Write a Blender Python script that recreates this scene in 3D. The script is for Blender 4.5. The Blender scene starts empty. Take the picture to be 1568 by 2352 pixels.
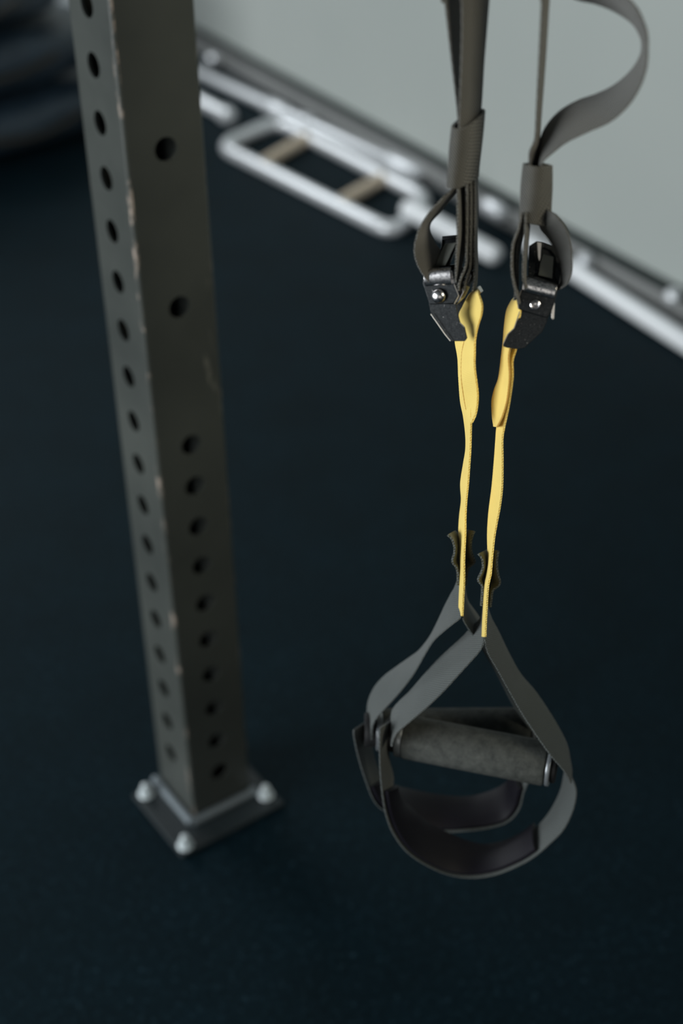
import bpy, bmesh, math, random
from mathutils import Vector, Matrix
random.seed(7)
S = bpy.context.scene
COL = S.collection

# ------------------------------------------------------------------ camera
W, H, F = 1568, 2352, 3267.0
CH = 1.286
nad = Vector((76, -4714, -F)).normalized()
up = -nad
fw = Vector((0, 0, -1))
yw = (fw - up * fw.dot(up)).normalized()
xw = yw.cross(up)
ROT = Matrix((xw, yw, up))                       # world = ROT @ camera
CAM = Vector((0, 0, CH))
cd = bpy.data.cameras.new('camera')
cam = bpy.data.objects.new('camera', cd)
COL.objects.link(cam)
cam.matrix_world = Matrix.Translation(CAM) @ ROT.to_4x4()
cd.sensor_fit = 'VERTICAL'
cd.sensor_height = 36.0
cd.lens = 36.0 * F / H
cd.clip_start = 0.02
cd.dof.use_dof = True
cd.dof.focus_distance = 0.95
cd.dof.aperture_fstop = 3.4
cd.dof.aperture_blades = 0
S.camera = cam

# ------------------------------------------------------------------ light
S.view_settings.view_transform = 'Standard'
S.view_settings.look = 'None'
S.view_settings.gamma = 1.0
S.view_settings.use_curve_mapping = False
S.view_settings.exposure = 0.0
wd = bpy.data.worlds.new('room_air')
S.world = wd
wd.use_nodes = True
bgn = wd.node_tree.nodes['Background']
bgn.inputs[0].default_value = (0.62, 0.80, 0.88, 1)
bgn.inputs[1].default_value = 0.06

def area(name, loc, target, sx, sy, power, color):
    l = bpy.data.lights.new(name, 'AREA')
    l.shape = 'RECTANGLE'
    l.size = sx
    l.size_y = sy
    l.energy = power
    l.color = color
    o = bpy.data.objects.new(name, l)
    COL.objects.link(o)
    o.location = loc
    o.rotation_euler = (Vector(target) - Vector(loc)).to_track_quat('-Z', 'Y').to_euler()
    return o

area('window_daylight', (-2.7, -0.2, 1.0), (0.0, 1.3, 0.7), 2.4, 1.5, 112, (0.93, 0.98, 1.0))
area('rear_fill', (-0.5, -2.4, 1.25), (0.2, 2.0, 0.6), 1.6, 1.3, 4, (1.0, 0.97, 0.9))  # unseen fill lamp added behind the camera to brighten front-facing webbing
area('warm_side_fill', (1.0, -0.15, 1.7), (0.18, 0.78, 1.12), 0.5, 0.5, 1.4, (1.0, 0.92, 0.72)).data.spread = math.radians(56)  # unseen lamp added for warm light from the right, spread narrowed to upper straps
area('far_window_daylight', (-2.6, 4.6, 2.3), (0.3, 2.9, 0.0), 2.2, 1.6, 62, (0.92, 0.97, 1.0))

# ------------------------------------------------------------------ helpers
def ray(x, y):
    return ROT @ Vector(((x - W / 2) / F, -(y - H / 2) / F, -1.0))
def P(x, y, Z):
    return CAM + ray(x, y) * Z
def ground(x, y, z=0.0):
    r = ray(x, y)
    return CAM + r * ((z - CH) / r.z)

def tag(o, label=None, cat=None, group=None, kind=None):
    if label: o['label'] = label
    if cat: o['category'] = cat
    if group: o['group'] = group
    if kind: o['kind'] = kind
    return o
def empty(name, loc):
    o = bpy.data.objects.new(name, None)
    COL.objects.link(o)
    o.location = loc
    o.empty_display_size = 0.05
    return o
def link(name, bm, mat, parent=None, smooth=True, angle=40, bevel=0, bseg=2):
    bmesh.ops.recalc_face_normals(bm, faces=bm.faces)
    me = bpy.data.meshes.new(name)
    bm.to_mesh(me)
    bm.free()
    me.materials.append(mat)
    if smooth:
        me.polygons.foreach_set('use_smooth', [True] * len(me.polygons))
        me.set_sharp_from_angle(angle=math.radians(angle))
    o = bpy.data.objects.new(name, me)
    COL.objects.link(o)
    if parent:
        o.parent = parent
        pl = Matrix.Identity(4)
        q = parent
        while q:
            pl = Matrix.Translation(q.location) @ pl
            q = q.parent
        o.location = -pl.translation if parent.type == 'EMPTY' or True else (0, 0, 0)
    if bevel:
        m = o.modifiers.new('bevel', 'BEVEL')
        m.width = bevel
        m.segments = bseg
        m.limit_method = 'ANGLE'
        m.angle_limit = math.radians(35)
        m.harden_normals = True
    return o

def cr(pts, t):
    n = len(pts) - 1
    f = min(max(t, 0), 1) * n
    i = min(int(f), n - 1)
    u = f - i
    p0 = pts[max(i - 1, 0)]; p1 = pts[i]; p2 = pts[i + 1]; p3 = pts[min(i + 2, n)]
    return 0.5 * ((2 * p1) + (p2 - p0) * u + (2 * p0 - 5 * p1 + 4 * p2 - p3) * u * u + (3 * p1 - p0 - 3 * p2 + p3) * u ** 3)

def edges_from(pts, depth, wid, sgn):
    A, B = [], []
    for p in pts:
        ax, ay, bx, by = p[:4]
        dz = p[4] if len(p) > 4 else 0
        w = p[5] if len(p) > 5 and p[5] else wid
        s = p[6] if len(p) > 6 else sgn
        Zc = depth((ay + by) / 2) + dz
        lo, hi = 0, w
        for _ in range(30):
            d = (lo + hi) / 2
            if (P(ax, ay, Zc + d) - P(bx, by, Zc - d)).length > w: hi = d
            else: lo = d
        A.append(P(ax, ay, Zc + s * lo))
        B.append(P(bx, by, Zc - s * lo))
    return A, B

def ribbon_world(name, A, B, mat, parent=None, t=0.0016, step=0.002, cup=0.0, saw=0.0, shift=0.0, t0=0.0, t1=1.0, closed=False):
    L = sum((A[i + 1] + B[i + 1] - A[i] - B[i]).length / 2 for i in range(len(A) - 1))
    n = max(8, int(L * (t1 - t0) / step))
    bm = bmesh.new()
    uvl = bm.loops.layers.uv.new('uv')
    C = 6
    rows = []
    ca, cb = [], []
    for k in range(n + 1):
        tt = t0 + (t1 - t0) * k / n
        ca.append(cr(A, tt)); cb.append(cr(B, tt))
    v = 0
    for k in range(n + 1):
        a, b = ca[k], cb[k]
        k0, k1 = max(k - 1, 0), min(k + 1, n)
        tan = (ca[k1] + cb[k1] - ca[k0] - cb[k0])
        nor = tan.cross(b - a)
        if nor.length < 1e-9: nor = Vector((0, 0, 1))
        nor.normalize()
        wv = (b - a)
        if k: v += ((a + b) / 2 - (ca[k - 1] + cb[k - 1]) / 2).length
        e = saw * (1 if k % 2 else -1)
        top, bot = [], []
        for j in range(C + 1):
            f = j / C
            p = a + wv * f
            if j == 0: p = p - wv.normalized() * e
            if j == C: p = p + wv.normalized() * e
            c = cup * (1 - (2 * f - 1) ** 2)
            th = t * (0.62 if j in (0, C) else 1)
            top.append(bm.verts.new(p + nor * (shift + c + th / 2)))
            bot.append(bm.verts.new(p + nor * (shift + c - th / 2)))
        rows.append((top, bot, v, wv.length))
    def face(vs, uvs):
        f = bm.faces.new(vs)
        for l, u in zip(f.loops, uvs): l[uvl].uv = u
    for k in range(n):
        t0_, b0, v0, w0 = rows[k]
        t1_, b1, v1, w1 = rows[k + 1]
        for j in range(C):
            u0, u1 = j / C * 0.03, (j + 1) / C * 0.03
            face((t0_[j], t0_[j + 1], t1_[j + 1], t1_[j]), ((u0, v0), (u1, v0), (u1, v1), (u0, v1)))
            face((b0[j + 1], b0[j], b1[j], b1[j + 1]), ((u1, v0), (u0, v0), (u0, v1), (u1, v1)))
        face((b0[0], t0_[0], t1_[0], b1[0]), ((-0.001, v0), (0, v0), (0, v1), (-0.001, v1)))
        face((t0_[C], b0[C], b1[C], t1_[C]), ((0.03, v0), (0.031, v0), (0.031, v1), (0.03, v1)))
    for r in (rows[0], rows[-1]):
        for j in range(C):
            face((r[0][j], r[1][j], r[1][j + 1], r[0][j + 1]), ((0, 0),) * 4)
    return link(name, bm, mat, parent, angle=50)

def ribbon(name, pts, depth, wid, sgn, mat, parent=None, **kw):
    A, B = edges_from(pts, depth, wid, sgn)
    return ribbon_world(name, A, B, mat, parent, **kw)

def tube(bm, pts, r, n=16, caps=True, rr=None):
    rings = []
    m = len(pts)
    prev = None
    for i, p in enumerate(pts):
        d = (pts[min(i + 1, m - 1)] - pts[max(i - 1, 0)]).normalized()
        if prev is None:
            x = d.orthogonal().normalized()
        else:
            x = (prev - d * prev.dot(d)).normalized()
        prev = x
        y = d.cross(x)
        R = rr[i] if rr else r
        rings.append([bm.verts.new(p + (x * math.cos(a) + y * math.sin(a)) * R) for a in (2 * math.pi * k / n for k in range(n))])
    for i in range(m - 1):
        for k in range(n):
            bm.faces.new((rings[i][k], rings[i][(k + 1) % n], rings[i + 1][(k + 1) % n], rings[i + 1][k]))
    if caps:
        bm.faces.new(rings[0][::-1])
        bm.faces.new(rings[-1])
    return rings
def rod(bm, a, b, r, n=24, rnd=0.0):
    """a rod with rounded end edges"""
    d = (b - a).normalized()
    rnd = rnd or r * 0.15
    pts = [a, a + d * rnd * 0.3, a + d * rnd, b - d * rnd, b - d * rnd * 0.3, b]
    rr = [r - rnd, r - rnd * 0.3, r, r, r - rnd * 0.3, r - rnd]
    tube(bm, pts, r, n, rr=rr)
def prism(bm, poly, off):
    a = [bm.verts.new(p) for p in poly]
    b = [bm.verts.new(p + off) for p in poly]
    n = len(poly)
    bm.faces.new(a); bm.faces.new(b[::-1])
    for i in range(n): bm.faces.new((a[i], b[i], b[(i + 1) % n], a[(i + 1) % n]))
def box(bm, c, u, v, w):
    q = [bm.verts.new(c + u * a + v * b + w * d) for a in (-.5, .5) for b in (-.5, .5) for d in (-.5, .5)]
    for f in ((0, 1, 3, 2), (4, 6, 7, 5), (0, 4, 5, 1), (2, 3, 7, 6), (0, 2, 6, 4), (1, 5, 7, 3)):
        bm.faces.new([q[i] for i in f])
def dome(bm, c, n, r, h, seg=24, rings=6):
    x = n.orthogonal().normalized(); y = n.cross(x)
    rs = []
    for i in range(rings):
        a = i / rings * math.pi / 2
        rs.append([bm.verts.new(c + n * h * math.sin(a) + (x * math.cos(k * 2 * math.pi / seg) + y * math.sin(k * 2 * math.pi / seg)) * r * math.cos(a)) for k in range(seg)])
    tp = bm.verts.new(c + n * h)
    for i in range(rings - 1):
        for k in range(seg): bm.faces.new((rs[i][k], rs[i][(k + 1) % seg], rs[i + 1][(k + 1) % seg], rs[i + 1][k]))
    for k in range(seg): bm.faces.new((rs[-1][k], rs[-1][(k + 1) % seg], tp))
    bm.faces.new(rs[0][::-1])

# ------------------------------------------------------------------ materials
def mat(name, base, rough=0.6, metal=0.0, spec=0.5):
    m = bpy.data.materials.new(name)
    m.use_nodes = True
    b = m.node_tree.nodes['Principled BSDF']
    b.inputs['Base Color'].default_value = (*base, 1)
    b.inputs['Roughness'].default_value = rough
    b.inputs['Metallic'].default_value = metal
    b.inputs['Specular IOR Level'].default_value = spec
    return m, m.node_tree.nodes, m.node_tree.links, b
def noise(N, L, scale, detail=4, coord='Object', vec=None, rough=0.5):
    tc = N.new('ShaderNodeTexCoord')
    n = N.new('ShaderNodeTexNoise')
    n.inputs['Scale'].default_value = scale
    n.inputs['Detail'].default_value = detail
    n.inputs['Roughness'].default_value = rough
    if vec:
        mp = N.new('ShaderNodeMapping')
        mp.inputs['Scale'].default_value = vec
        L.new(tc.outputs[coord], mp.inputs[0]); L.new(mp.outputs[0], n.inputs['Vector'])
    else:
        L.new(tc.outputs[coord], n.inputs['Vector'])
    return n
def ramp(N, L, src, stops):
    r = N.new('ShaderNodeValToRGB')
    e = r.color_ramp.elements
    e[0].position, e[0].color = stops[0][0], (*stops[0][1], 1)
    e[1].position, e[1].color = stops[-1][0], (*stops[-1][1], 1)
    for s in stops[1:-1]:
        q = e.new(s[0]); q.color = (*s[1], 1)
    L.new(src, r.inputs[0])
    return r
def bump(N, L, b, src, st, dist):
    q = N.new('ShaderNodeBump')
    q.inputs['Strength'].default_value = st
    q.inputs['Distance'].default_value = dist
    L.new(src, q.inputs['Height'])
    L.new(q.outputs[0], b.inputs['Normal'])
    return q

def webbing(name, c0, c1, rough=0.75, per=0.0013, st=0.8, sheen=0.2, ribs=False):
    m, N, L, b = mat(name, c0, rough, 0, 0.3)
    uv = N.new('ShaderNodeUVMap'); uv.uv_map = 'uv'
    sx = N.new('ShaderNodeSeparateXYZ'); L.new(uv.outputs[0], sx.inputs[0])
    def mth(op, a, bb=None):
        q = N.new('ShaderNodeMath'); q.operation = op
        for i, v in enumerate((a, bb)):
            if v is None: continue
            if isinstance(v, (int, float)): q.inputs[i].default_value = v
            else: L.new(v, q.inputs[i])
        return q.outputs[0]
    k = 2 * math.pi / per
    d1 = mth('SINE', mth('MULTIPLY', mth('ADD', sx.outputs[0], sx.outputs[1]), k * 0.75))
    d2 = mth('SINE', mth('MULTIPLY', mth('SUBTRACT', sx.outputs[0], mth('MULTIPLY', sx.outputs[1], 0.25)), k * 1.1))
    if ribs:
        d1 = mth('SINE', mth('MULTIPLY', sx.outputs[1], k)); 
    h = mth('ADD', mth('MULTIPLY', d1, 0.6), mth('MULTIPLY', d2, 0.35))
    mp = N.new('ShaderNodeMapRange'); L.new(h, mp.inputs[0]); mp.inputs[1].default_value = -0.95; mp.inputs[2].default_value = 0.95
    nz = noise(N, L, 60, 3)
    mx = mth('ADD', mth('MULTIPLY', mp.outputs[0], 0.86), mth('MULTIPLY', nz.outputs[0], 0.14))
    r = ramp(N, L, mx, [(0.05, c0), (0.95, c1)])
    L.new(r.outputs[0], b.inputs['Base Color'])
    b.inputs['Sheen Weight'].default_value = sheen
    b.inputs['Sheen Roughness'].default_value = 0.4
    bump(N, L, b, h, st, 0.0004)
    return m
M = {}
M['web'] = webbing('charcoal_webbing', (0.012, 0.012, 0.011), (0.185, 0.182, 0.165), per=0.0017, st=1.0)
M['hweb'] = webbing('handle_webbing', (0.032, 0.038, 0.038), (0.112, 0.126, 0.122), per=0.0017, st=0.8)
M['yellow'] = webbing('yellow_webbing', (0.80, 0.50, 0.09), (1.0, 0.84, 0.28), per=0.0016, st=0.5)

m, N, L, b = mat('crease_shadow_ochre', (0.50, 0.27, 0.04), 0.7)
M['crease'] = m
m, N, L, b = mat('blackened_steel', (0.035, 0.037, 0.04), 0.34, 0.8)
nz = noise(N, L, 900, 3)
r = ramp(N, L, nz.outputs[0], [(0.30, (0.016, 0.018, 0.020)), (0.70, (0.035, 0.038, 0.04)), (0.76, (0.5, 0.48, 0.45))])
L.new(r.outputs[0], b.inputs['Base Color'])
bump(N, L, b, noise(N, L, 350, 3).outputs[0], 0.15, 0.0003)
M['buckle'] = m
m, N, L, b = mat('polished_black_nickel', (0.42, 0.40, 0.39), 0.24, 1.0)
nz = noise(N, L, 700, 2)
r = ramp(N, L, nz.outputs[0], [(0.30, (0.22, 0.22, 0.24)), (0.55, (0.80, 0.78, 0.78))])
L.new(r.outputs[0], b.inputs['Base Color'])
M['nickel'] = m
m, N, L, b = mat('dull_lever_steel', (0.11, 0.115, 0.10), 0.42, 0.5)
bump(N, L, b, noise(N, L, 500, 3).outputs[0], 0.2, 0.0003)
M['lever'] = m
m, N, L, b = mat('worn_bare_edge_steel', (0.75, 0.70, 0.64), 0.3, 1.0)
M['bare'] = m
m, N, L, b = mat('foam_grip_rubber', (0.05, 0.052, 0.05), 0.85, 0, 0.25)
nz = noise(N, L, 140, 6, rough=0.7)
r = ramp(N, L, nz.outputs[0], [(0.3, (0.035, 0.039, 0.037)), (0.75, (0.095, 0.10, 0.092))])
L.new(r.outputs[0], b.inputs['Base Color'])
bump(N, L, b, noise(N, L, 700, 3).outputs[0], 0.5, 0.0006)
M['foam'] = m
m, N, L, b = mat('black_cradle_rubber', (0.0055, 0.0045, 0.009), 0.55, 0, 0.35)
bump(N, L, b, noise(N, L, 60, 3).outputs[0], 0.2, 0.001)
M['rubber'] = m
m, N, L, b = mat('pale_ring_plastic', (0.30, 0.32, 0.34), 0.28, 0.6)
M['ring'] = m
m, N, L, b = mat('gap_shade_black', (0.008, 0.008, 0.009), 0.6)
M['gap_shade'] = m

# powder coated post with chipped edges
m, N, L, b = mat('powder_coated_steel', (0.06, 0.062, 0.058), 0.42, 0.0, 0.35)
nz = noise(N, L, 6, 6)
r0 = ramp(N, L, nz.outputs[0], [(0.3, (0.040, 0.045, 0.042)), (0.7, (0.062, 0.068, 0.062))])
sc = noise(N, L, 22, 5, vec=(1, 1, 0.16), rough=0.65)
r1 = ramp(N, L, sc.outputs[0], [(0.69, (0, 0, 0)), (0.74, (1, 1, 1))])
geo = N.new('ShaderNodeNewGeometry')
att = N.new('ShaderNodeAttribute'); att.attribute_name = 'edge_wear'
en = noise(N, L, 75, 4, vec=(1, 1, 0.45), rough=0.6)
mr = ramp(N, L, en.outputs[0], [(0.55, (0, 0, 0)), (0.66, (1, 1, 1))])
mul = N.new('ShaderNodeMath'); mul.operation = 'MULTIPLY'
L.new(att.outputs['Fac'], mul.inputs[0]); L.new(mr.outputs[0], mul.inputs[1])
mixa = N.new('ShaderNodeMix'); mixa.data_type = 'RGBA'
L.new(r1.outputs[0], mixa.inputs[0]); L.new(r0.outputs[0], mixa.inputs[6]); mixa.inputs[7].default_value = (0.16, 0.16, 0.14, 1)
mixb = N.new('ShaderNodeMix'); mixb.data_type = 'RGBA'
L.new(mul.outputs[0], mixb.inputs[0]); L.new(mixa.outputs[2], mixb.inputs[6]); mixb.inputs[7].default_value = (0.34, 0.28, 0.235, 1)
L.new(mixb.outputs[2], b.inputs['Base Color'])
rr = N.new('ShaderNodeMapRange'); L.new(noise(N, L, 40, 4).outputs[0], rr.inputs[0]); rr.inputs[3].default_value = 0.34; rr.inputs[4].default_value = 0.55
L.new(rr.outputs[0], b.inputs['Roughness'])
bump(N, L, b, noise(N, L, 600, 3).outputs[0], 0.25, 0.0004)
M['post'] = m
m, N, L, b = mat('zinc_plated_steel', (0.72, 0.78, 0.80), 0.38, 0.5)
M['zinc'] = m
m, N, L, b = mat('grey_base_steel', (0.014, 0.021, 0.024), 0.5, 0.0)
bump(N, L, b, noise(N, L, 200, 3).outputs[0], 0.3, 0.0006)
M['plate'] = m
m, N, L, b = mat('grey_weld_steel', (0.20, 0.23, 0.25), 0.4, 0.5)
M['weld'] = m
m, N, L, b = mat('satin_chrome', (0.90, 0.92, 0.95), 0.36, 0.45)
M['chrome'] = m
m, N, L, b = mat('white_enamel', (0.90, 0.92, 0.94), 0.35, 0.0, 0.6)
M['white'] = m
m, N, L, b = mat('brushed_crossbar_steel', (0.85, 0.70, 0.54), 0.45, 0.2)
M['tan'] = m
m, N, L, b = mat('dull_grey_steel', (0.34, 0.345, 0.34), 0.55, 0.3)
M['grey'] = m

# rubber mat floor
m, N, L, b = mat('rubber_floor', (0.012, 0.02, 0.026), 0.70, 0, 0.17)
b.inputs['Specular Tint'].default_value = (0.45, 0.85, 1.0, 1)
n1 = noise(N, L, 130, 8, rough=0.82)
n2 = noise(N, L, 9, 5)
r = ramp(N, L, n1.outputs[0], [(0.38, (0.0004, 0.0026, 0.0045)), (0.56, (0.0014, 0.0075, 0.0122)), (0.70, (0.040, 0.080, 0.108))])
r2 = ramp(N, L, n2.outputs[0], [(0.3, (0.75, 0.75, 0.75)), (0.75, (1.25, 1.25, 1.25))])
mx = N.new('ShaderNodeMix'); mx.data_type = 'RGBA'; mx.blend_type = 'MULTIPLY'; mx.inputs[0].default_value = 1
L.new(r.outputs[0], mx.inputs[6]); L.new(r2.outputs[0], mx.inputs[7])
L.new(mx.outputs[2], b.inputs['Base Color'])
bump(N, L, b, n1.outputs[0], 0.6, 0.0015)
M['floor'] = m
m, N, L, b = mat('painted_wall', (0.40, 0.42, 0.40), 0.8, 0, 0.2)
nz = noise(N, L, 1.2, 3)
r = ramp(N, L, nz.outputs[0], [(0.3, (0.42, 0.455, 0.435)), (0.7, (0.47, 0.50, 0.475))])
L.new(r.outputs[0], b.inputs['Base Color'])
bump(N, L, b, noise(N, L, 120, 4).outputs[0], 0.15, 0.001)
M['wall'] = m
m, N, L, b = mat('shadow_gap_black', (0.02, 0.028, 0.026), 0.6)
M['shadow_gap'] = m
def fabric(name, c, rough=0.6):
    m, N, L, b = mat(name, c, rough, 0, 0.5)
    nz = noise(N, L, 8, 5)
    r = ramp(N, L, nz.outputs[0], [(0.3, tuple(x * 0.75 for x in c)), (0.7, tuple(x * 1.25 for x in c))])
    L.new(r.outputs[0], b.inputs['Base Color'])
    bump(N, L, b, noise(N, L, 30, 4).outputs[0], 0.4, 0.01)
    return m
M['navy'] = fabric('navy_vinyl', (0.016, 0.030, 0.045), 0.42)
M['pale'] = fabric('pale_plastic', (0.42, 0.45, 0.46), 0.5)
M['brown'] = fabric('dark_brown_vinyl', (0.012, 0.011, 0.008), 0.55)
M['slate'] = fabric('slate_foam', (0.05, 0.075, 0.09), 0.6)

# ------------------------------------------------------------------ setting
bm = bmesh.new()
box(bm, Vector((0, 2.2, -0.02)), Vector((9, 0, 0)), Vector((0, 9, 0)), Vector((0, 0, 0.04)))
tag(link('floor', bm, M['floor'], smooth=False), 'black rubber gym floor with fine pale speckle', 'floor', kind='structure')

w1, w2 = ground(460, 120), ground(1568, 745)
wdv = (w2 - w1).normalized()
wn = Vector((wdv.y, -wdv.x, 0))                  # turns towards the camera side
if wn.dot(CAM - w1) < 0: wn = -wn
wa, wb = w1 - wdv * 2.6, w2 + wdv * 2.6
bm = bmesh.new()
mid = (wa + wb) / 2
box(bm, mid - wn * 0.05 + Vector((0, 0, 1.35)), wb - wa, wn * 0.1, Vector((0, 0, 2.7)))
tag(link('wall_right', bm, M['wall'], smooth=False), 'plain grey painted gym wall', 'wall', kind='structure')
bm = bmesh.new()
box(bm, mid + wn * 0.006 + Vector((0, 0, 0.024)), wb - wa, wn * 0.012, Vector((0, 0, 0.048)))
tag(link('baseboard_right', bm, M['grey'], bevel=0.002), 'dull grey steel skirting along the foot of the wall', 'baseboard', kind='structure')
bm = bmesh.new()
box(bm, mid + wn * 0.004 + Vector((0, 0, 0.061)), wb - wa, wn * 0.008, Vector((0, 0, 0.026)))  # black strip puts the recess shadow above the skirting into colour
tag(link('trim_1', bm, M['shadow_gap'], bevel=0.002), 'black strip standing in for the shadow gap above the wall skirting', 'trim', kind='structure')

# ------------------------------------------------------------------ rack post
base = Vector((-0.184, 1.2012, 0))
phi = math.radians(35.0)
pu = Vector((math.cos(phi), math.sin(phi), 0))   # along the right hand face
pv = Vector((-pu.y, pu.x, 0))                    # along the left hand face
PA = 0.0808
PH = 2.35
PITCH = 0.0514
pc = base + (pu + pv) * PA / 2
rack = empty('power_rack', pc)
tag(rack, 'black perforated steel rack post bolted to the floor left of the hanging straps', 'rack post')

def post_mesh():
    bm = bmesh.new()
    wear = bm.verts.layers.float.new('edge_wear')
    R, T, hr = 0.0035, 0.003, 0.0112
    n = 32
    holesL = [0.9562 - PITCH * k for k in range(-26, 18)]
    holesR = [0.833 + 3 * PITCH * j for j in range(1, 10)] + [0.833, 0.6776, 0.5235] + [0.4735 - PITCH * k for k in range(0, 9)]
    holes = {0: [h for h in holesL if h > 0.03], 1: [h for h in holesR if 0.03 < h < PH - .05]}
    def fpt(side, s, z, ins=0.0):
        # side 0: left face (normal -pu), 1: right face (normal -pv), 2: back of left (+pu), 3: back of right (+pv)
        if side == 0: return base + pv * s + pu * ins + Vector((0, 0, z))
        if side == 1: return base + pu * s + pv * ins + Vector((0, 0, z))
        if side == 2: return base + pv * s + pu * (PA - ins) + Vector((0, 0, z))
        return base + pu * s + pv * (PA - ins) + Vector((0, 0, z))
    for side in range(4):
        hs = sorted(holes[side % 2])
        bounds = [0.0]
        for i in range(len(hs) - 1): bounds.append((hs[i] + hs[i + 1]) / 2)
        bounds.append(PH)
        for i, hz in enumerate(hs):
            z0, z1 = bounds[i], bounds[i + 1]
            for ins, s0, s1 in ((0.0, R, PA - R), (T, T, PA - T)):
                cx = PA / 2 + (0.0025 if side in (0, 2) else 0.0)
                ring, outer = [], []
                angs = [2 * math.pi * k / n for k in range(n)]
                for a in angs:
                    ring.append(bm.verts.new(fpt(side, cx + hr * math.cos(a), hz + hr * math.sin(a), ins)))
                    c, s = math.cos(a), math.sin(a)
                    # outer point on the rectangle
                    m_ = max(abs(c), abs(s))
                    ox = cx + ((s1 - cx) if c > 0 else (cx - s0)) * c / m_
                    sy = s / m_
                    oz = hz + (z1 - hz) * sy if sy > 0 else hz + (hz - z0) * sy
                    outer.append(bm.verts.new(fpt(side, ox, oz, ins)))
                # mid ring with wear zero to keep the chipped band at the arris
                midr = []
                for k, a in enumerate(angs):
                    c, s = math.cos(a), math.sin(a)
                    m_ = max(abs(c), abs(s))
                    ox = cx + ((s1 - cx - 0.0022) if c > 0 else (cx - s0 - 0.0022)) * c / m_
                    sy = s / m_ * 0.999
                    oz = hz + (z1 - hz) * sy if sy > 0 else hz + (hz - z0) * sy
                    midr.append(bm.verts.new(fpt(side, ox, oz, ins)))
                    if abs(c) >= abs(s) - 1e-6 and ins == 0 and side == 0 and c < 0: outer[k][wear] = 0.9
                for k in range(n):
                    j = (k + 1) % n
                    bm.faces.new((ring[k], ring[j], midr[j], midr[k]))
                    bm.faces.new((midr[k], midr[j], outer[j], outer[k]))
                if ins == 0: r0 = ring
                else:
                    for k in range(n):
                        j = (k + 1) % n
                        bm.faces.new((r0[k], r0[j], ring[j], ring[k]))
    # rounded corners
    cs = [(R, R, math.pi, 1.5 * math.pi), (PA - R, R, 1.5 * math.pi, 2 * math.pi), (PA - R, PA - R, 0, .5 * math.pi), (R, PA - R, .5 * math.pi, math.pi)]
    nz_ = 60
    for cx, cy, a0, a1 in cs:
        prev = None
        for k in range(nz_ + 1):
            z = PH * k / nz_
            row = []
            for j in range(6):
                a = a0 + (a1 - a0) * j / 5
                v_ = bm.verts.new(base + pu * (cx + R * math.cos(a)) + pv * (cy + R * math.sin(a)) + Vector((0, 0, z)))
                v_[wear] = (0.45 + 0.55 * min(1, z / 0.6)) if cx == R and cy == R else 0.2
                row.append(v_)
            if prev:
                for j in range(5): bm.faces.new((prev[j], prev[j + 1], row[j + 1], row[j]))
            prev = row
    return bm
link('upright', post_mesh(), M['post'], rack, angle=30)

# base plate, weld beads and bolts
b0 = ground(425, 1935, 0.012); bl = ground(335, 1817, 0.012); br = ground(610, 1820, 0.012)
def pl(a, b_, z): return base + pu * a + pv * b_ + Vector((0, 0, z))
bolts = []
for q in (b0, bl, br):
    d = q - base
    bolts.append((d.dot(pu), d.dot(pv)))
for i, t_ in enumerate(bolts): print('bolt', i, t_)
lo_u, lo_v = bolts[0]
hi_v = bolts[1][1]; hi_u = bolts[2][0]
E_ = 0.011
bm = bmesh.new()
box(bm, pl((lo_u + hi_u) / 2, (lo_v + hi_v) / 2, 0.003), pu * (hi_u - lo_u + 2 * E_), pv * (hi_v - lo_v + 2 * E_), Vector((0, 0, 0.006)))
bp = link('base_plate', bm, M['plate'], rack, bevel=0.0015)
def wl(name, a, c, r, m_):
    bm = bmesh.new()
    n_ = 24
    tube(bm, [a.lerp(c, k / n_) + Vector((0, 0, 0.0004 * math.sin(k * 2.3))) for k in range(n_ + 1)], r, 10)
    return link(name, bm, m_, rack)
wl('weld_bead', pl(-0.006, -0.006, 0.009), pl(-0.006, PA + .003, 0.009), 0.006, M['weld'])
wl('weld_bead', pl(-0.006, -0.006, 0.009), pl(PA + .003, -0.006, 0.009), 0.006, M['weld'])
for q in [(lo_u, lo_v), (bolts[1][0], hi_v), (hi_u, bolts[2][1]), (hi_u, hi_v)]:
    c = pl(q[0], q[1], 0.0064)
    bm = bmesh.new()
    rod(bm, c, c + Vector((0, 0, 0.002)), 0.0098, 24, 0.0006)
    hexp = [c + Vector((0.0076 * math.cos(a), 0.0076 * math.sin(a), 0.002)) for a in (math.pi / 3 * k for k in range(6))]
    prism(bm, hexp, Vector((0, 0, 0.007)))
    rod(bm, c + Vector((0, 0, 0.008)), c + Vector((0, 0, 0.016)), 0.0048, 16, 0.001)
    link('anchor_bolt', bm, M['zinc'], rack, bevel=0.0004)
# cross member over the straps, above the frame
beam_d = -pv
bm = bmesh.new()
ba = pc + Vector((0, 0, PH - 0.05)) + beam_d * (PA / 2 + 0.0005)
bb = ba + beam_d * 0.9
box(bm, (ba + bb) / 2, bb - ba, pu * 0.06, Vector((0, 0, 0.06)))
link('cross_member', bm, M['post'], rack, bevel=0.004)

# ------------------------------------------------------------------ suspension straps
def ZL(y): return 0.885 * 5212 / (5890 - y)
def ZR(y): return 0.870 * 5193 / (5890 - y)
# anchor points under the cross member
def on_beam(p):
    d = p - pc
    return pc + beam_d * d.dot(beam_d) + Vector((0, 0, PH - 0.08))
topL = on_beam(P(1085, 0, ZL(0)))
topR = on_beam(P(1252, 0, ZR(0)))

left = empty('suspension_trainer', topL)
tag(left, 'suspension strap hanging on the left, its buckle with a domed rivet, its handle behind', 'suspension strap', 'yellow ended suspension straps')
right = empty('suspension_trainer', topR)
tag(right, 'suspension strap with a long loose loop above a hollow-riveted buckle, its handle in front', 'suspension strap', 'yellow ended suspension straps')

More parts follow.
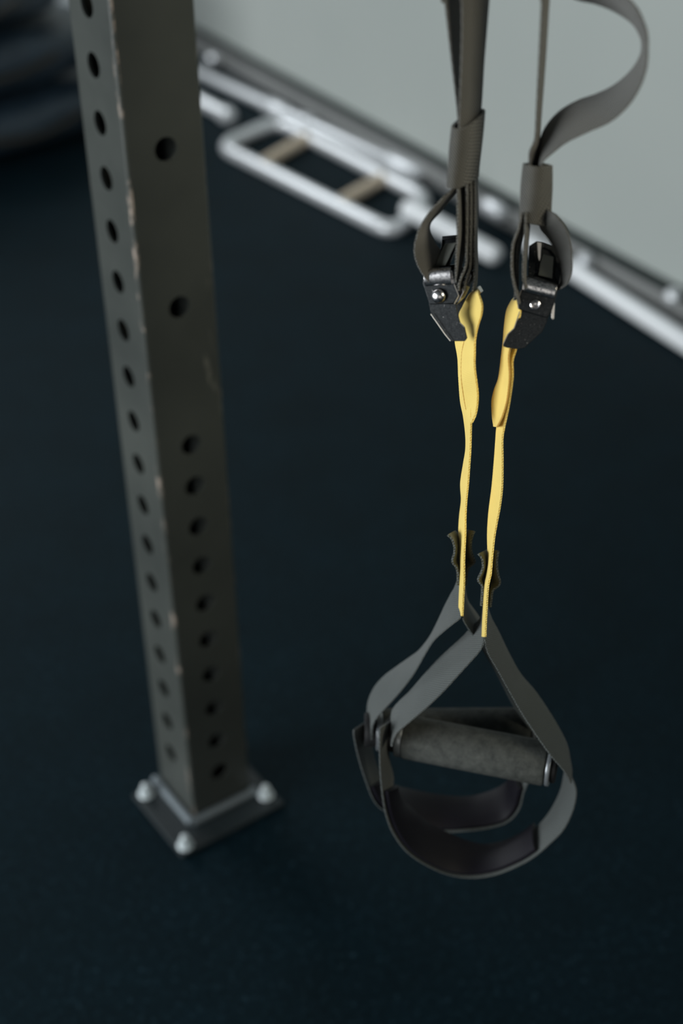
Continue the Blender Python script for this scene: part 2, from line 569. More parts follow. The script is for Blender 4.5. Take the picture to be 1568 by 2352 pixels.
def run_up(name, pts, depth, wid, sgn, anchor, off, m_, parent, **kw):
    """pts run from bottom to the frame's top, then on up to the beam"""
    A, B = edges_from(pts, depth, wid, sgn)
    a, b_ = A[-1], B[-1]
    wv = (b_ - a) / 2
    wv2 = pu * wid / 2 * (1 if wv.dot(pu) > 0 else -1)
    for f in (0.12, 0.4, 0.7, 1.0):
        c = ((a + b_) / 2).lerp(anchor + off, f)
        w_ = wv.lerp(wv2, min(1, f * 1.2)).normalized() * wid / 2
        A.append(c - w_); B.append(c + w_)
    return ribbon_world(name, A, B, m_, parent, step=0.004, **kw)

Wb = 0.026
# --- left
run_up('main_strap', [(1058, 390, 1080, 375, 0.010), (1057, 340, 1090, 325, 0.004), (1054, 285, 1103, 255), (1058, 160, 1110, 150), (1060, 80, 1116, 75), (1060, 0, 1122, 0), (1061, -60, 1126, -60)], ZL, Wb, -1, topL, pu * 0.004, M['web'], left)
run_up('return_strap', [(1058, 420, 1064, 415, 0.006), (1052, 300, 1062, 290, 0.006), (1050, 250, 1062, 250, 0.006), (1036, 130, 1066, 130, 0.006), (1028, 60, 1068, 60, 0.006), (1021, 0, 1070, 0, 0.006), (1016, -60, 1072, -60, 0.006)], ZL, Wb, -1, topL, pu * -0.006, M['web'], left)

def sleeve(name, parent, depth, tl, tr, bl_, br_, m_, thick, sgn, wid, dzf=0.0):
    """flattened webbing sleeve: top edge tl-tr, bottom edge bl-br in the sleeve's flat plane"""
    rows = []
    K = 10
    bm = bmesh.new()
    uvl = bm.loops.layers.uv.new('uv')
    for k in range(K + 1):
        f = k / K
        a = Vector(tl).lerp(Vector(bl_), f); c = Vector(tr).lerp(Vector(br_), f)
        (A,), (B,) = edges_from([(a.x, a.y, c.x, c.y, dzf)], depth, wid, sgn)
        w_ = (B - A); h = w_.length / 2; w_.normalize()
        nn = w_.cross(Vector((0, 0, 1))).normalized()
        cc = (A + B) / 2
        def loop(gr):
            o = []
            for i in range(28):
                an = 2 * math.pi * i / 28
                ca, sa = math.cos(an), math.sin(an)
                x = math.copysign(abs(ca) ** 0.55, ca) * (h + gr)
                y = math.copysign(abs(sa) ** 0.8, sa) * (thick / 2 + gr)
                bulge = 1 + 0.06 * math.sin(f * 5)
                o.append(bm.verts.new(cc + w_ * x + nn * y * bulge))
            return o
        rows.append((loop(0.0009), loop(-0.0007)))
    for k in range(K):
        for i in range(28):
            j = (i + 1) % 28
            for q in (0, 1):
                f_ = bm.faces.new((rows[k][q][i], rows[k][q][j], rows[k + 1][q][j], rows[k + 1][q][i]))
                for l, (u, v) in zip(f_.loops, ((i, k), (i + 1, k), (i + 1, k + 1), (i, k + 1))):
                    l[uvl].uv = (u * 0.0022, v * 0.004)
    for k in (0, K):
        for i in range(28):
            j = (i + 1) % 28
            bm.faces.new((rows[k][0][i], rows[k][0][j], rows[k][1][j], rows[k][1][i]))
    return link(name, bm, m_, parent, angle=60)
sleeve('sleeve_keeper', left, ZL, (1046, 296, 0), (1104, 250, 0), (1033, 432, 0), (1090, 402, 0), M['web'], 0.0085, -1, 0.027, 0.0)

ribbon('adjustment_loop', [(1058, 400, 1064, 402, 0.016), (1043, 430, 1049, 438, .006), (1012, 459, 1029, 463), (988, 485, 1010, 486), (967, 517, 988, 512), (955, 548, 987, 535), (951, 577, 1000, 560, 0.004), (957, 605, 1014, 580, 0.008), (969, 628, 1020, 600, 0.012), (985, 650, 1025, 625, 0.016)], ZL, Wb, -1, M['web'], left, cup=0.0)
ribbon('webbing_layer', [(1052, 380, 1068, 375, .016), (1050, 420, 1070, 412, .012), (1050, 445, 1070, 440, .004), (1050, 490, 1071, 485), (1050, 544, 1071, 527), (1047, 585, 1067, 578, 0.002), (1046, 629, 1056, 625, 0.004), (1046, 650, 1050, 648, 0.006)], ZL, Wb, -1, M['web'], left)
for i, o_ in enumerate(((1071, 1080, 0.004), (1080, 1089, 0.007), (1089, 1096, 0.010))):
    x0, x1, dz = o_
    e = (1053, 1066, 1086)[i]
    ribbon('webbing_layer', [(x0 - 6, 360, x1 - 6, 360, dz + .016), (x0 - 2, 400, x1 - 2, 397, dz + .012), (x0, 432, x1, 429, dz + .003), (x0, 500, x1, 498, dz), (x0 - 1, 570, x1 - 1, 568, dz), (x0 - (3, 2, 0)[i], 610, x1 - (3, 2, 0)[i], 610, dz), (e + 2, 645, e + 9, 642, dz), (e - 2, 668, e + 6, 664, dz)], ZL, Wb, -1, M['web'], left)
# --- right
run_up('main_strap', [(1220, 440, 1240, 442, .012), (1216, 392, 1236, 395, .005), (1216, 350, 1235, 352), (1228, 318, 1238, 322), (1232, 250, 1243, 250), (1238, 130, 1252, 130), (1244, 0, 1260, 0), (1246, -60, 1264, -60)], ZR, Wb, -1, topR, pu * 0.004, M['web'], right)
ribbon('slack_loop', [(1228, 430, 1240, 428, .014), (1231, 396, 1237, 395, .008), (1240, 328, 1246, 372, 0), (1253, 292, 1270, 350, -.003), (1283, 257, 1302, 326, -.006), (1326, 231, 1352, 302, -.01), (1369, 216, 1400, 280, -.014), (1411, 195, 1440, 245, -.018), (1448, 163, 1468, 202, -.022), (1470, 128, 1484, 155, -.024), (1474, 100, 1487, 110, -.024), (1467, 77, 1486, 78, -.022), (1450, 52, 1477, 48, -.018), (1411, 26, 1461, 16, -.012), (1369, 9, 1430, -14, -.008), (1320, -3, 1390, -40, -.004), (1280, -30, 1335, -75, 0), (1262, -80, 1285, -120, 0.002), (1258, -150, 1276, -160, 0.004)], ZR, Wb, 1, M['web'], right)
sleeve('sleeve_keeper', right, ZR, (1215, 380, 0), (1254, 376, 0), (1199, 508, 0), (1256, 514, 0), M['web'], 0.0105, -1, 0.021, 0.0)
ribbon('adjustment_loop', [(1228, 470, 1242, 450, .012), (1238, 510, 1256, 480, .008), (1243, 527, 1276, 494, -.003), (1259, 547, 1298, 522, -.003), (1275, 573, 1309, 552, 0), (1285, 600, 1313, 590, .003), (1287, 625, 1312, 625, .006), (1282, 648, 1301, 652, .010), (1262, 668, 1284, 664, .014)], ZR, Wb, 1, M['web'], right)
ribbon('webbing_layer', [(1197, 490, 1210, 488), (1189, 526, 1200, 526), (1176, 563, 1184, 569), (1174, 619, 1182, 606), (1181, 662, 1186, 650), (1190, 700, 1196, 690, 0.004)], ZR, Wb, -1, M['web'], right)
ribbon('webbing_layer', [(1200, 490, 1212, 488, .004), (1196, 526, 1203, 526, .004), (1187, 569, 1193, 569, .005), (1184, 615, 1190, 615, .006), (1184, 655, 1190, 650, .008), (1180, 690, 1186, 684, .010)], ZR, Wb, -1, M['web'], right)
ribbon('webbing_layer', [(1206, 490, 1216, 488), (1205, 526, 1215, 526), (1203, 560, 1212, 560), (1201, 594, 1208, 594), (1200, 637, 1207, 640), (1206, 660, 1212, 665, .004)], ZR, Wb, -1, M['web'], right)

# --- cam buckles
def plane_pt(x, y, p0, n):
    r = ray(x, y)
    return CAM + r * ((p0 - CAM).dot(n) / r.dot(n))
def buckle(parent, depth, rv, n, width, housing, tail, lever, inner, lip, seam, hollow, rr_px, extra=()):
    n = n.normalized()
    p0 = P(rv[0], rv[1], depth(rv[1]))
    bk = link('cam_buckle', _shell(housing, p0, n, 0.0018), M['buckle'], parent, bevel=0.0008, bseg=3)
    def sub(name, bm, m_, **kw):
        o = link(name, bm, m_, None, **kw)
        o.parent = bk
        return o
    # tail of the near side plate, set a little deeper
    sub('side_plate', _shell(tail, p0 - n * 0.0016, n, 0.0014), M['buckle'], bevel=0.0003)
    # far side plate
    off = -n * width
    far = _shell(housing, p0, n, 0.0016)
    bmesh.ops.translate(far, verts=far.verts, vec=off)
    f2 = _shell(tail, p0, n, 0.0014)
    bmesh.ops.translate(f2, verts=f2.verts, vec=off + n * 0.0006)
    me = bpy.data.meshes.new('t'); f2.to_mesh(me); f2.free(); far.from_mesh(me); bpy.data.meshes.remove(me)
    sub('side_plate', far, M['buckle'], bevel=0.0005)
    # rolled housing lip at the top
    a, c, hgt = plane_pt(*lip[0], p0, n), plane_pt(*lip[1], p0, n), lip[2]
    bm = bmesh.new()
    ax = (c - a).normalized(); dn = n.cross(ax).normalized()
    if dn.z > 0: dn = -dn
    prof = []
    K = 12
    for k in range(K + 1):
        an = math.pi * (0.5 + k / K)         # bulging out to the viewer
        prof.append((math.sin(an), math.cos(an)))
    r_ = hgt / 2
    A_ = [bm.verts.new(a + dn * (r_ - r_ * s) + n * (-c_ * r_ * 0.45 + 0.0010)) for s, c_ in prof]
    B_ = [bm.verts.new(c + dn * (r_ - r_ * s) + n * (-c_ * r_ * 0.45 + 0.0010)) for s, c_ in prof]
    for k in range(K): bm.faces.new((A_[k], A_[k + 1], B_[k + 1], B_[k]))
    bm.faces.new(A_); bm.faces.new(B_[::-1]); bm.faces.new((A_[0], B_[0], B_[K], A_[K]))
    sub('housing_lip', bm, M['nickel'], bevel=0.0003)
    # pivot rivet
    rad = rr_px * depth(rv[1]) / F
    bm = bmesh.new()
    if hollow:
        q = p0 + n * 0.0018
        x = n.orthogonal().normalized(); y = n.cross(x)
        prev = None; first = None
        for k in range(25):
            an = 2 * math.pi * k / 24
            d = x * math.cos(an) + y * math.sin(an)
            row = [bm.verts.new(q + d * rad * s + n * h * rad) for s, h in ((1.0, 0), (0.98, .14), (0.8, .24), (0.6, .18), (0.5, -.1), (0.3, -.35), (0.001, -.38))]
            if prev:
                for i in range(6): bm.faces.new((prev[i], prev[i + 1], row[i + 1], row[i]))
            prev = row
        bmesh.ops.remove_doubles(bm, verts=bm.verts, dist=1e-6)
    else:
        dome(bm, p0 + n * 0.0016, n, rad, rad * 0.62)
    sub('rivet', bm, M['nickel'])
    # axle, spring cam, cross bars between the plates
    bm = bmesh.new()
    rod(bm, p0 - n * 0.0012, p0 - n * (width + 0.003), 0.0026, 16)
    sub('axle', bm, M['buckle'])
    for q in inner:
        bm = bmesh.new()
        c = plane_pt(q[0], q[1], p0, n)
        rod(bm, c - n * 0.0022, c - n * (width - 0.0002), q[2], 16)
        sub('cross_bar', bm, M['bare'])
    # cam lever: a channel with a flat web and two raised flanges
    pts = [plane_pt(x, y, p0 - n * lever['in'], lever['n'].normalized()) for x, y in lever['poly']]
    ln = lever['n'].normalized()
    bm = bmesh.new()
    prism(bm, pts, -ln * 0.0016)
    lv = sub('cam_lever', bm, M['buckle'], bevel=0.0003)
    bm = bmesh.new()
    cen = sum(pts, Vector()) / len(pts)
    m_ = len(pts)
    for i in lever['rim']:
        p, q = pts[i], pts[(i + 1) % m_]
        pi_, qi = p.lerp(cen, lever['rw']), q.lerp(cen, lever['rw'])
        prism(bm, [p, q, qi, pi_], ln * lever['rh'])
    sub('lever_flange', bm, M['buckle'], bevel=0.0003)
    for nm, poly, dp, th, mt in extra:
        bm = bmesh.new()
        prism(bm, [plane_pt(x, y, p0 + n * dp, n) for x, y in poly], -n * th)
        sub(nm, bm, M[mt], bevel=0.0002)
    # worn arris and its edge highlights, drawn as thin bright tubes
    bm = bmesh.new()
    for s in seam:
        tube(bm, [plane_pt(x, y, p0 + n * 0.0006, n) for x, y in s], 0.00030, 6)
    sub('worn_edge_highlight', bm, M['bare'])
    return bk
def _shell(poly, p0, n, th):
    bm = bmesh.new()
    pts = [plane_pt(x, y, p0, n) for x, y in poly]
    prism(bm, pts, -n * th)
    return bm

nL = Vector((-0.36, -0.90, 0.24))
def do_left():
    buckle(left, ZL, (1008.5, 679), nL, 0.022,
       [(973, 626), (1024, 621), (1040, 628), (1044, 652), (1053, 679), (1042, 698), (985, 700), (973, 662), (969, 652)],
       [(984, 697), (1046, 698), (1052, 727), (1056, 741), (1066, 751), (1072, 777), (1067, 784), (1035, 784), (1021, 767), (989, 720)],
       dict(poly=[(1016, 544), (1052, 540), (1053, 556), (1036, 600), (1024, 624), (994, 626), (1006, 585), (1014, 566)], n=Vector((-0.30, -0.80, 0.5)), rim=(0, 2, 3, 6, 7), rw=0.22, rh=0.0018, **{'in': 0.008}),
       [(1040, 664, 0.0012)],
       ((974, 616), (1036, 612), 0.0112),
       [[(989, 721), (1021, 767), (1034, 783)], [(1043, 653), (1053, 679), (1043, 698)], [(1056, 741), (1066, 751)]],
       False, 17, (('lever_face', [(1021, 560), (1048, 557), (1035, 583), (1023, 610), (999, 612), (1009, 585)], -0.0062, 0.0008, 'lever'),
                   ('cross_plate', [(1078, 626), (1083, 633), (1056, 690), (1048, 700), (1046, 690)], -0.006, 0.012, 'nickel'),
                   ('cross_plate', [(1093, 661), (1097, 660), (1104, 672), (1101, 676)], -0.012, 0.006, 'bare'),
                   ('side_facet', [(1025, 617), (1037, 624), (1044, 652), (1030, 653)], 0.0006, 0.0012, 'nickel')))
def do_right():
    buckle(right, ZR, (1229, 699.5), Vector((-0.16, -0.92, 0.35)), 0.022,
       [(1201, 642), (1228, 634), (1279, 652), (1281, 664), (1274, 690), (1273, 697), (1262, 724), (1256, 731), (1194, 712), (1189, 709), (1188, 693), (1197, 665)],
       [(1193, 712), (1258, 730), (1254, 742), (1245, 762), (1226, 779), (1205, 799), (1187, 802), (1165, 799), (1155, 796), (1155, 789), (1166, 767), (1180, 754)],
       dict(poly=[(1214, 566), (1232, 554), (1246, 556), (1268, 564), (1286, 588), (1288, 620), (1282, 655), (1212, 650)], n=Vector((-0.1, -0.85, 0.5)), rim=(0, 1, 2, 3, 4, 5, 7), rw=0.36, rh=0.0022, **{'in': 0.007}),
       [(1268, 712, 0.0013)],
       ((1210, 637), (1280, 654), 0.0088),
       [[(1193, 716), (1180, 754), (1166, 767), (1155, 790)], [(1190, 708), (1188, 693), (1197, 666)], [(1273, 697), (1271, 732), (1267, 733)]],
       True, 12, (('lever_face', [(1247, 584), (1271, 590), (1268, 640), (1236, 632), (1241, 602)], -0.0045, 0.0008, 'lever'),
                  ('lever_ridge_glint', [(1233, 556), (1243, 558), (1241, 592), (1238, 601), (1235, 590)], -0.0035, 0.0010, 'bare'),  # bright strip puts the ridge's highlight into the lever
                  ('cross_plate', [(1265, 700), (1273, 697), (1271, 734), (1266, 731)], -0.001, 0.010, 'bare'),
                  ('side_facet', [(1201, 643), (1211, 641), (1209, 664), (1198, 666)], 0.0020, 0.0030, 'nickel')))  # side facet here is a bright piece shaped as the white highlight
do_left()
do_right()

# --- yellow webbing
def yoff(y):
    if y < 860: return 0.012 * min(1, (860 - y) / 60)
    return -0.018 * max(0, min(1, (y - 1180) / 160))
def zyl(y): return ZL(y) + yoff(y)
def zyr(y): return ZR(y) + yoff(y)
ly_back = [(1060, 742, 1080, 736, .008), (1048, 772, 1078, 768, .007), (1046, 786, 1076, 786, .006), (1052, 823, 1078, 823, .004), (1054, 867, 1080, 867, .003), (1058, 921, 1082, 921, .002), (1065, 957, 1082, 960), (1070, 1000, 1081, 1000), (1070, 1033, 1080, 1035), (1065, 1065, 1078, 1065), (1058.5, 1109, 1075, 1110), (1060, 1149, 1071, 1150), (1056, 1185, 1069, 1185), (1054, 1228, 1068.5, 1228), (1056.5, 1282, 1066, 1282), (1056.5, 1336, 1066, 1336), (1055, 1375, 1064, 1375), (1054, 1409, 1062, 1415)]
ly_back = [(*p[:4], p[4] if len(p) > 4 else 0, 0.016 if p[1] > 1320 else 0.024) for p in ly_back]
ribbon('yellow_strap', ly_back, zyl, 0.024, 1, M['yellow'], left, step=0.00075, saw=0.00018, t=0.0020)
ly_front = [(*p[:4], (p[4] if len(p) > 4 else 0) - 0.010) for p in [(1090, 668, 1100, 668, .010), (1078, 678, 1100, 676, .003), (1063, 705, 1107, 700, 0), (1055, 724, 1105, 724, -.001), (1060, 752, 1097, 750), (1067, 782, 1091, 779), (1061, 813, 1090, 812), (1060, 867, 1090, 845), (1067, 921, 1097, 905), (1075, 955, 1093, 948), (1079, 968, 1083, 971)]]
ribbon('folded_strap_end', ly_front, zyl, 0.024, 1, M['yellow'], left, step=0.00075, saw=0.00018, t=0.0022, shift=0.0)
ry_back = [(1176, 745, 1196, 752, .008), (1172, 785, 1188, 785, .006), (1165, 803, 1184, 805, .005), (1161, 830, 1177, 830, .004), (1160, 867, 1177, 868, .003), (1153, 921, 1170, 921, .002), (1146, 957, 1163, 957), (1141, 985, 1157, 985), (1139, 1011, 1153.5, 1011), (1135, 1065, 1154, 1065), (1130, 1120, 1153, 1120), (1124.5, 1163, 1148, 1163), (1121.5, 1195, 1141, 1200), (1120, 1232, 1135, 1235), (1121, 1282, 1130, 1282), (1118, 1318, 1127, 1318), (1113.5, 1346, 1121, 1347), (1111, 1391, 1118, 1391), (1109, 1425, 1116, 1425), (1107.5, 1462, 1114.5, 1463)]
ry_back = [(*p[:4], p[4] if len(p) > 4 else 0, 0.016 if p[1] > 1360 else 0.024) for p in ry_back]
ribbon('yellow_strap', ry_back, zyr, 0.024, 1, M['yellow'], right, step=0.00075, saw=0.00018, t=0.0020)
def crease_line(parent, pts, depth, sgn, side):  # ochre tube draws the shadow line along the folded webbing edge
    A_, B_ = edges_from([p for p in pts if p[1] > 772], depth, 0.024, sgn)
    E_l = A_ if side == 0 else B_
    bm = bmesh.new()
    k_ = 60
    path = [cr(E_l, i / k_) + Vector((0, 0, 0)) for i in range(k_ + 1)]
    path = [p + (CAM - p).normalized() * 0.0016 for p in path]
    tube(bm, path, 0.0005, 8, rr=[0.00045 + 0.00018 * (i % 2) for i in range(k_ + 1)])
    link('crease_shadow_line', bm, M['crease'], parent)
crease_line(left, ly_front, zyl, 1, 0)
ry_front = [(1182, 683, 1192, 686, .008), (1174, 693, 1194, 700, .003), (1164, 715, 1194, 722, 0), (1159, 751, 1184, 757, 0), (1156, 787, 1174, 790), (1152, 820, 1168, 820), (1146, 867, 1170, 860), (1136, 895, 1168, 892), (1130.5, 921, 1163, 925), (1131.5, 957, 1153, 958), (1135, 980, 1141, 981)]
ribbon('folded_strap_end', ry_front, zyr, 0.024, 1, M['yellow'], right, step=0.00075, saw=0.00018, t=0.0022)

crease_line(right, ry_front, zyr, 1, 1)
# --- handles
Wh = 0.036
def flap(parent, depth, ptsl, ptsr):
    ribbon('keeper_tab', ptsl, depth, 0.024, -1, M['hweb'], parent, t=0.0024)
    ribbon('keeper_tab', ptsr, depth, 0.024, 1, M['hweb'], parent, t=0.0024)
flap(left, ZL, [(1027, 1229, 1044, 1220), (1036, 1237, 1050, 1226), (1042, 1252, 1054, 1240), (1043, 1268, 1055, 1258), (1038, 1290, 1054, 1277), (1047, 1303, 1056, 1294), (1051, 1320, 1057, 1312), (1051, 1345, 1057, 1335)],
     [(1073, 1217, 1090, 1220), (1069, 1226, 1084, 1232), (1066, 1240, 1081, 1252), (1066, 1258, 1083, 1270), (1067, 1277, 1090, 1291), (1065, 1294, 1077, 1304), (1064, 1312, 1071, 1322), (1063, 1335, 1069, 1345)])
flap(right, ZR, [(1097, 1272, 1116, 1263), (1104, 1279, 1117, 1268), (1108, 1292, 1119, 1280), (1107, 1309, 1119, 1298), (1097, 1332, 1116, 1318), (1106, 1345, 1115, 1336), (1107, 1362, 1113, 1354), (1105, 1392, 1111, 1382)],
     [(1130, 1262, 1145, 1265), (1127, 1270, 1142, 1278), (1125, 1284, 1141, 1296), (1125, 1300, 1143, 1316), (1125, 1322, 1148, 1341), (1122, 1342, 1132, 1356), (1120, 1358, 1129, 1372), (1118, 1380, 1126, 1395)])

def zl2(y): return ZL(y) + max(0, min(1, (y - 1400) / 230)) * 0.034
# left (rear) handle
gL0, gL1 = P(866, 1676, 1.126), P(1222, 1674, 1.126)
gR0, gR1 = P(917, 1689, 1.097), P(1264, 1756, 1.0705)
def grip(parent, a, b_):
    d = (b_ - a).normalized()
    r = 0.0170
    bm = bmesh.new()
    rod(bm, a + d * 0.004, b_ - d * 0.003, r, 48, 0.002)
    link('foam_grip', bm, M['foam'], parent)
    for q, s in ((a, 1), (b_, -1)):
        bm = bmesh.new()
        rod(bm, q - d * s * 0.001, q + d * s * (0.0042 if s > 0 else 0.0022), r * 0.97, 40, 0.0008)
        link('grip_ring', bm, M['ring'], parent)
        bm = bmesh.new()
        rod(bm, q - d * s * (0.010 if s > 0 else 0.005), q - d * s * 0.0012, r * 0.8, 32, 0.001)  # black cylinder stands in for the dark gap between ring and strap
        link('grip_gap_shade', bm, M['gap_shade'], parent)
grip(left, gL0, gL1)
grip(right, gR0, gR1)
ribbon('stirrup_strap', [(1055, 1310, 1059, 1340, .004, .024), (1051, 1330, 1059, 1380, .004, .024), (1044, 1350, 1058, 1410), (1037, 1362, 1055, 1421), (1022, 1391, 1037, 1435), (1004, 1430, 1016, 1452), (986, 1464, 995, 1472), (964, 1492, 977, 1500), (945, 1507, 962, 1527), (911, 1531, 944, 1556), (881, 1554, 918, 1590), (859, 1580, 893, 1618), (846, 1610, 868, 1645), (843, 1640, 856, 1668), (843, 1675, 853, 1700)], zl2, Wh, 1, M['hweb'], left)
ribbon('stirrup_strap', [(1062, 1310, 1062, 1345, .004, .024), (1066, 1340, 1062, 1385, .004, .024), (1072, 1376, 1063, 1420), (1086, 1398, 1070, 1436), (1100, 1418, 1082, 1454), (1125, 1462, 1106, 1488), (1160, 1530, 1142, 1550), (1200, 1600, 1180, 1622), (1235, 1660, 1220, 1680), (1245, 1690, 1235, 1705)], zl2, Wh, 1, M['hweb'], left)
Lcr = [(812, 1676, 850, 1652), (812, 1690, 850, 1688), (821, 1734, 858, 1735), (838, 1790, 872, 1778), (862, 1845, 884, 1802), (900, 1874, 912, 1814), (945, 1896, 958, 1823), (1010, 1911, 1010, 1831), (1076, 1909, 1076, 1836), (1131, 1901, 1128, 1823), (1168, 1887, 1162, 1806), (1192, 1859, 1180, 1790), (1205, 1815, 1192, 1765), (1230, 1760, 1215, 1735), (1248, 1712, 1236, 1700), (1246, 1680, 1238, 1668)]
ribbon('foot_cradle_strap', Lcr, zl2, 0.040, -1, M['hweb'], left)
A, B = edges_from(Lcr, zl2, 0.040, -1)
mL = [(a + b_) / 2 for a, b_ in zip(A, B)]
def pad(parent, A, B, t0, t1, sh):
    ribbon_world('cradle_pad', A, B, M['rubber'], parent, t=0.004, shift=sh, t0=t0, t1=t1, cup=0.001 if sh > 0 else -0.001)
pad(left, [a.lerp(b_, .03) for a, b_ in zip(A, B)], [b_.lerp(a, .0) for a, b_ in zip(A, B)], 0.22, 0.80, 0.0034)
ribbon('stirrup_strap', [(1112, 1370, 1114, 1400, .004, .024), (1108, 1392, 1112, 1440, .004, .024), (1104, 1418, 1110, 1476), (1085, 1438, 1099, 1498), (1061, 1464, 1079, 1521), (1030, 1492, 1050, 1553), (1004, 1517, 1018, 1588), (972, 1552, 985, 1620), (941, 1588, 955, 1646), (916, 1612, 930, 1667), (901, 1632, 912, 1683), (898, 1655, 903, 1700), (897, 1680, 899, 1715)], ZR, Wh, 1, M['hweb'], right)
ribbon('stirrup_strap', [(1116, 1370, 1114, 1400, .004, .024), (1119, 1392, 1112, 1440, .004, .024), (1128, 1420, 1113, 1472), (1143, 1448, 1120, 1500), (1169, 1502, 1142, 1539), (1195, 1548, 1169, 1588), (1229, 1588, 1197, 1637, -.004), (1266, 1643, 1229, 1686, -.012), (1290, 1685, 1264, 1735, -.020), (1302, 1712, 1290, 1765, -.022), (1308, 1742, 1303, 1785, -.020), (1312, 1765, 1310, 1800, -.016)], ZR, Wh, 1, M['hweb'], right)
Rcr = [(872, 1672, 896, 1656), (871, 1700, 893, 1690), (871, 1730, 893, 1740), (873, 1779, 903, 1785), (879, 1838, 901, 1812), (887, 1876, 912, 1838), (902, 1914, 938, 1862), (930, 1953, 965, 1886), (968, 1982, 1005, 1910), (1023, 2008, 1061, 1935), (1079, 2017, 1112, 1948), (1136, 2010, 1155, 1943), (1192, 1988, 1195, 1927), (1229, 1966, 1228, 1904), (1263, 1937, 1254, 1876), (1293, 1906, 1273, 1846), (1315, 1862, 1288, 1812), (1323, 1818, 1294, 1783), (1313, 1785, 1298, 1755)]
ribbon('foot_cradle_strap', Rcr, ZR, 0.040, -1, M['hweb'], right)
A, B = edges_from(Rcr, ZR, 0.040, -1)
pad(right, [a.lerp(b_, .05) for a, b_ in zip(A, B)], [b_.lerp(a, -.03) for a, b_ in zip(A, B)], 0.20, 0.735, 0.0034)

# ------------------------------------------------------------------ bars by the wall
def along(p, q, n): return [p.lerp(q, k / n) for k in range(n + 1)]
TR = 0.0155
def G(x, y, z=TR): return ground(x, y, z)
fr = empty('tubular_frame', G(700, 430, 0))
tag(fr, 'chrome tube frame with two tan cross bars lying by the wall', 'frame')
def fillet(pts, r=0.05, n=6):
    out = []
    m_ = len(pts)
    for i, p in enumerate(pts):
        a, c = pts[i - 1], pts[(i + 1) % m_]
        da, dc = (a - p).normalized(), (c - p).normalized()
        p0, p1 = p + da * r, p + dc * r
        for k in range(n + 1):
            t_ = k / n
            out.append(p0 * (1 - t_) ** 2 + p * 2 * t_ * (1 - t_) + p1 * t_ ** 2)
    return out
corners = [G(505, 336), G(903, 535), G(985, 458), G(640, 278)]
lp = fillet(corners, 0.06)
bm = bmesh.new()
n_ = len(lp)
rings = tube(bm, lp + [lp[0]], 0.0165, 16, caps=False)
bmesh.ops.remove_doubles(bm, verts=bm.verts, dist=1e-5)
link('frame_tube', bm, M['chrome'], fr)
for (x0, y0, x1, y1) in ((603, 376, 712, 312), (785, 462, 888, 404)):
    bm = bmesh.new()
    tube(bm, along(G(x0, y0), G(x1, y1), 4), 0.015, 14)
    link('cross_bar', bm, M['tan'], fr)

def bar(label, p, q, r, m_, collars=(), name='weight_bar', group=None):
    o = empty(name, Vector(((p.x + q.x) / 2, (p.y + q.y) / 2, 0)))
    tag(o, label, 'bar', group)
    bm = bmesh.new()
    rod(bm, p, q, r, 24, r * 0.6)
    link('shaft', bm, m_, o)
    d = (q - p)
    for f, l_, rr_ in collars:
        c = p + d * f
        bm = bmesh.new()
        rod(bm, c - d.normalized() * l_ / 2, c + d.normalized() * l_ / 2, rr_, 24, rr_ * 0.6)
        link('collar', bm, M['chrome'], o)
    return o
bar('long chrome bar with rounded collars lying against the wall behind the tube frame', G(380, 133, .016), G(968, 405, .016), 0.0150, M['chrome'], ((0.485, .10, .020), (0.60, .05, .0215), (0.94, .13, .021)))
bar('short white bar end lying at the wall left of the rack post and frame', G(380, 190, .02), G(527, 268, .02), 0.017, M['chrome'], ((0.95, .05, .022),))
bar('bright white bar between the two buckles and the tube frame on the floor', G(928, 474, .056), G(1145, 590, .022), 0.0205, M['white'])
bar('long white bar running out of the right side of the photo by the wall', G(1205, 550, .02), G(1760, 905, .02), 0.0185, M['white'])
studs = [((1135, 480), .075, 'chrome stud on the skirting behind the left strap', 0.019), ((1345, 597), .03, 'chrome stud on the skirting just right of the right buckle', 0.017), ((1546, 681), .03, 'chrome stud on the skirting nearest the right side of the photo', 0.017), ((490, 158), .05, 'chrome stud on the skirting beside the rack post', 0.018)]
for (x, y), ln_, lb, r_ in studs:
    # on the skirting face: intersect the view ray with the plane of the wall
    rdir = ray(x, y)
    tt = ((w1 + wn * 0.03) - CAM).dot(wn) / rdir.dot(wn)
    c = CAM + rdir * tt
    c.z = max(c.z, r_)
    bm = bmesh.new()
    rod(bm, c - wdv * ln_ / 2, c + wdv * ln_ / 2, r_, 20, r_ * 0.85)
    rod(bm, c, c - wn * 0.03, 0.006, 12)
    tag(link('wall_stud', bm, M['chrome']), lb, 'stud', 'chrome studs along the skirting')

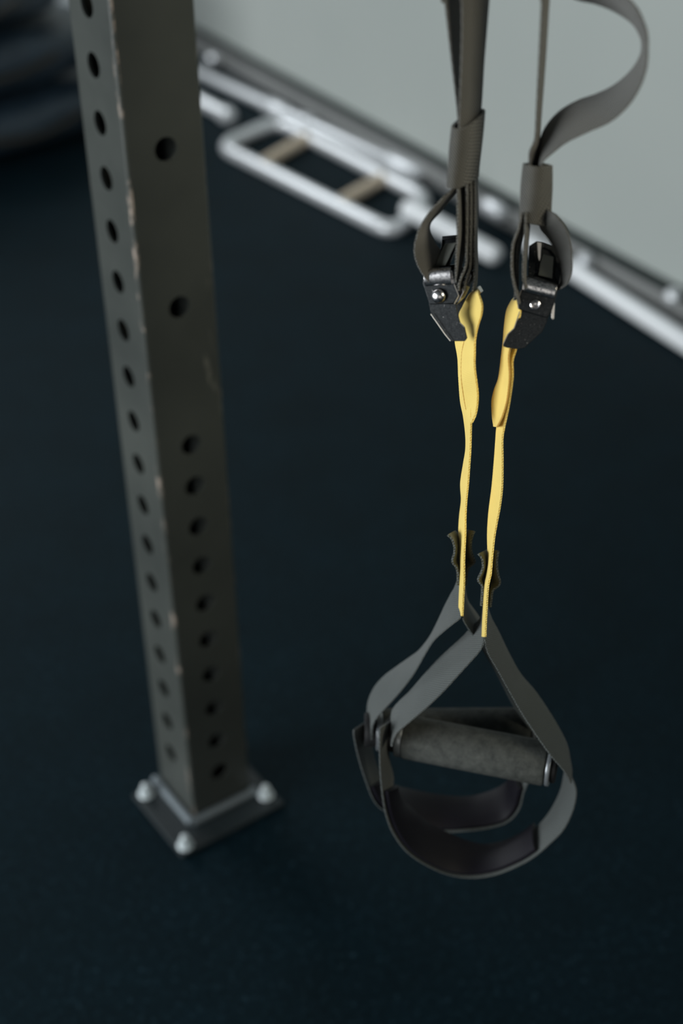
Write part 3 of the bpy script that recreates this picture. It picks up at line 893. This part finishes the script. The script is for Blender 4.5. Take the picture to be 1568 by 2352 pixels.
# ------------------------------------------------------------------ dark gear in the far corner
def bag(c, ax, ay, lx, ly, lz, m_, seed, label, name='sandbag', rot=0, group='navy sandbags piled in the corner'):
    rnd = random.Random(seed)
    ph = [rnd.uniform(0, 6) for _ in range(6)]
    bm = bmesh.new()
    nu, nv = 48, 24
    grid = []
    for i in range(nu):
        a = 2 * math.pi * i / nu
        row = []
        for j in range(nv + 1):
            b_ = -math.pi / 2 + math.pi * j / nv
            def se(v, e): return math.copysign(abs(v) ** e, v)
            x = se(math.cos(b_), .55) * se(math.cos(a), .5) * lx / 2
            y = se(math.cos(b_), .55) * se(math.sin(a), .5) * ly / 2
            z = se(math.sin(b_), .75) * lz / 2
            w_ = 1 + 0.05 * math.sin(7 * a + ph[0]) * math.cos(b_) + 0.04 * math.sin(3 * b_ + ph[1] + 5 * a) * math.cos(b_)
            row.append(bm.verts.new(c + ax * x * w_ + ay * y * w_ + Vector((0, 0, z * (1 + .05 * math.sin(4 * a + ph[2]))))))
        grid.append(row)
    for i in range(nu):
        for j in range(nv):
            bm.faces.new((grid[i][j], grid[(i + 1) % nu][j], grid[(i + 1) % nu][j + 1], grid[i][j + 1]))
    bmesh.ops.remove_doubles(bm, verts=bm.verts, dist=1e-4)
    zmin = min(v.co.z for v in bm.verts)
    o = empty(name, Vector((c.x, c.y, zmin)))
    tag(o, label, 'sandbag', group)
    link('body', bm, m_, o, angle=80)
    bm = bmesh.new()
    e0 = c - ax * lx * .22 - ay * ly * .5 + Vector((0, 0, lz * .12))
    e1 = c + ax * lx * .22 - ay * ly * .5 + Vector((0, 0, lz * .12))
    arc = [e0.lerp(e1, k / 12) - ay * 0.035 * math.sin(math.pi * k / 12) - Vector((0, 0, .02 * math.sin(math.pi * k / 12))) for k in range(13)]
    tube(bm, arc, 0.009, 10)
    link('handle', bm, M['brown'], o)
    return o
g0, g1 = ground(-20, 400), ground(190, 345)
ax = (g1 - g0).normalized(); ay = Vector((-ax.y, ax.x, 0))
cb = (g0 + g1) / 2
bag(cb + ay * .23 - ax * .02 + Vector((0, 0, .072)), ax, ay, .74, .42, .136, M['navy'], 1, 'navy sandbag lying on the floor, lowest of the pile')
bag(cb + ay * .25 - ax * .05 + Vector((0, 0, .217)), ax, ay, .72, .40, .136, M['navy'], 2, 'navy sandbag in the middle of the pile')
bag(cb + ay * .29 - ax * .08 + Vector((0, 0, .347)), ax, ay, .60, .38, .11, M['navy'], 3, 'navy sandbag topmost of the navy ones, under a brown bag')
bag(cb + ay * .33 - ax * .20 + Vector((0, 0, .478)), ax, ay, .36, .34, .13, M['brown'], 4, 'dark brown bag resting on top of the navy sandbag pile', name='gym_bag', group=None)
e0, e1 = ground(95, -20), ground(172, 50)
ed = e1 - e0
en_ = Vector((-ed.y, ed.x, 0)).normalized()
if en_.dot(CAM - e0) > 0: en_ = -en_
cc = (e0 + e1) / 2 + en_ * 0.05
bx = empty('storage_box', Vector((cc.x, cc.y, 0)))
tag(bx, 'pale grey box in the far corner behind the sandbags', 'box')
bm = bmesh.new()
box(bm, cc + Vector((0, 0, .14)), ed, en_ * .10, Vector((0, 0, .28)))
link('box_body', bm, M['pale'], bx, bevel=0.008)
bm = bmesh.new()
box(bm, cc + Vector((0, 0, .292)), ed * 1.03, en_ * .11, Vector((0, 0, .022)))
link('lid', bm, M['pale'], bx, bevel=0.006)
bm = bmesh.new()
c = cb - ax * .48 + ay * .02
rod(bm, c, c + Vector((0, 0, .62)), .07, 32, .008)
o = tag(link('foam_roller', bm, M['slate']), 'slate blue foam roller standing upright left of the bag pile', 'roller')
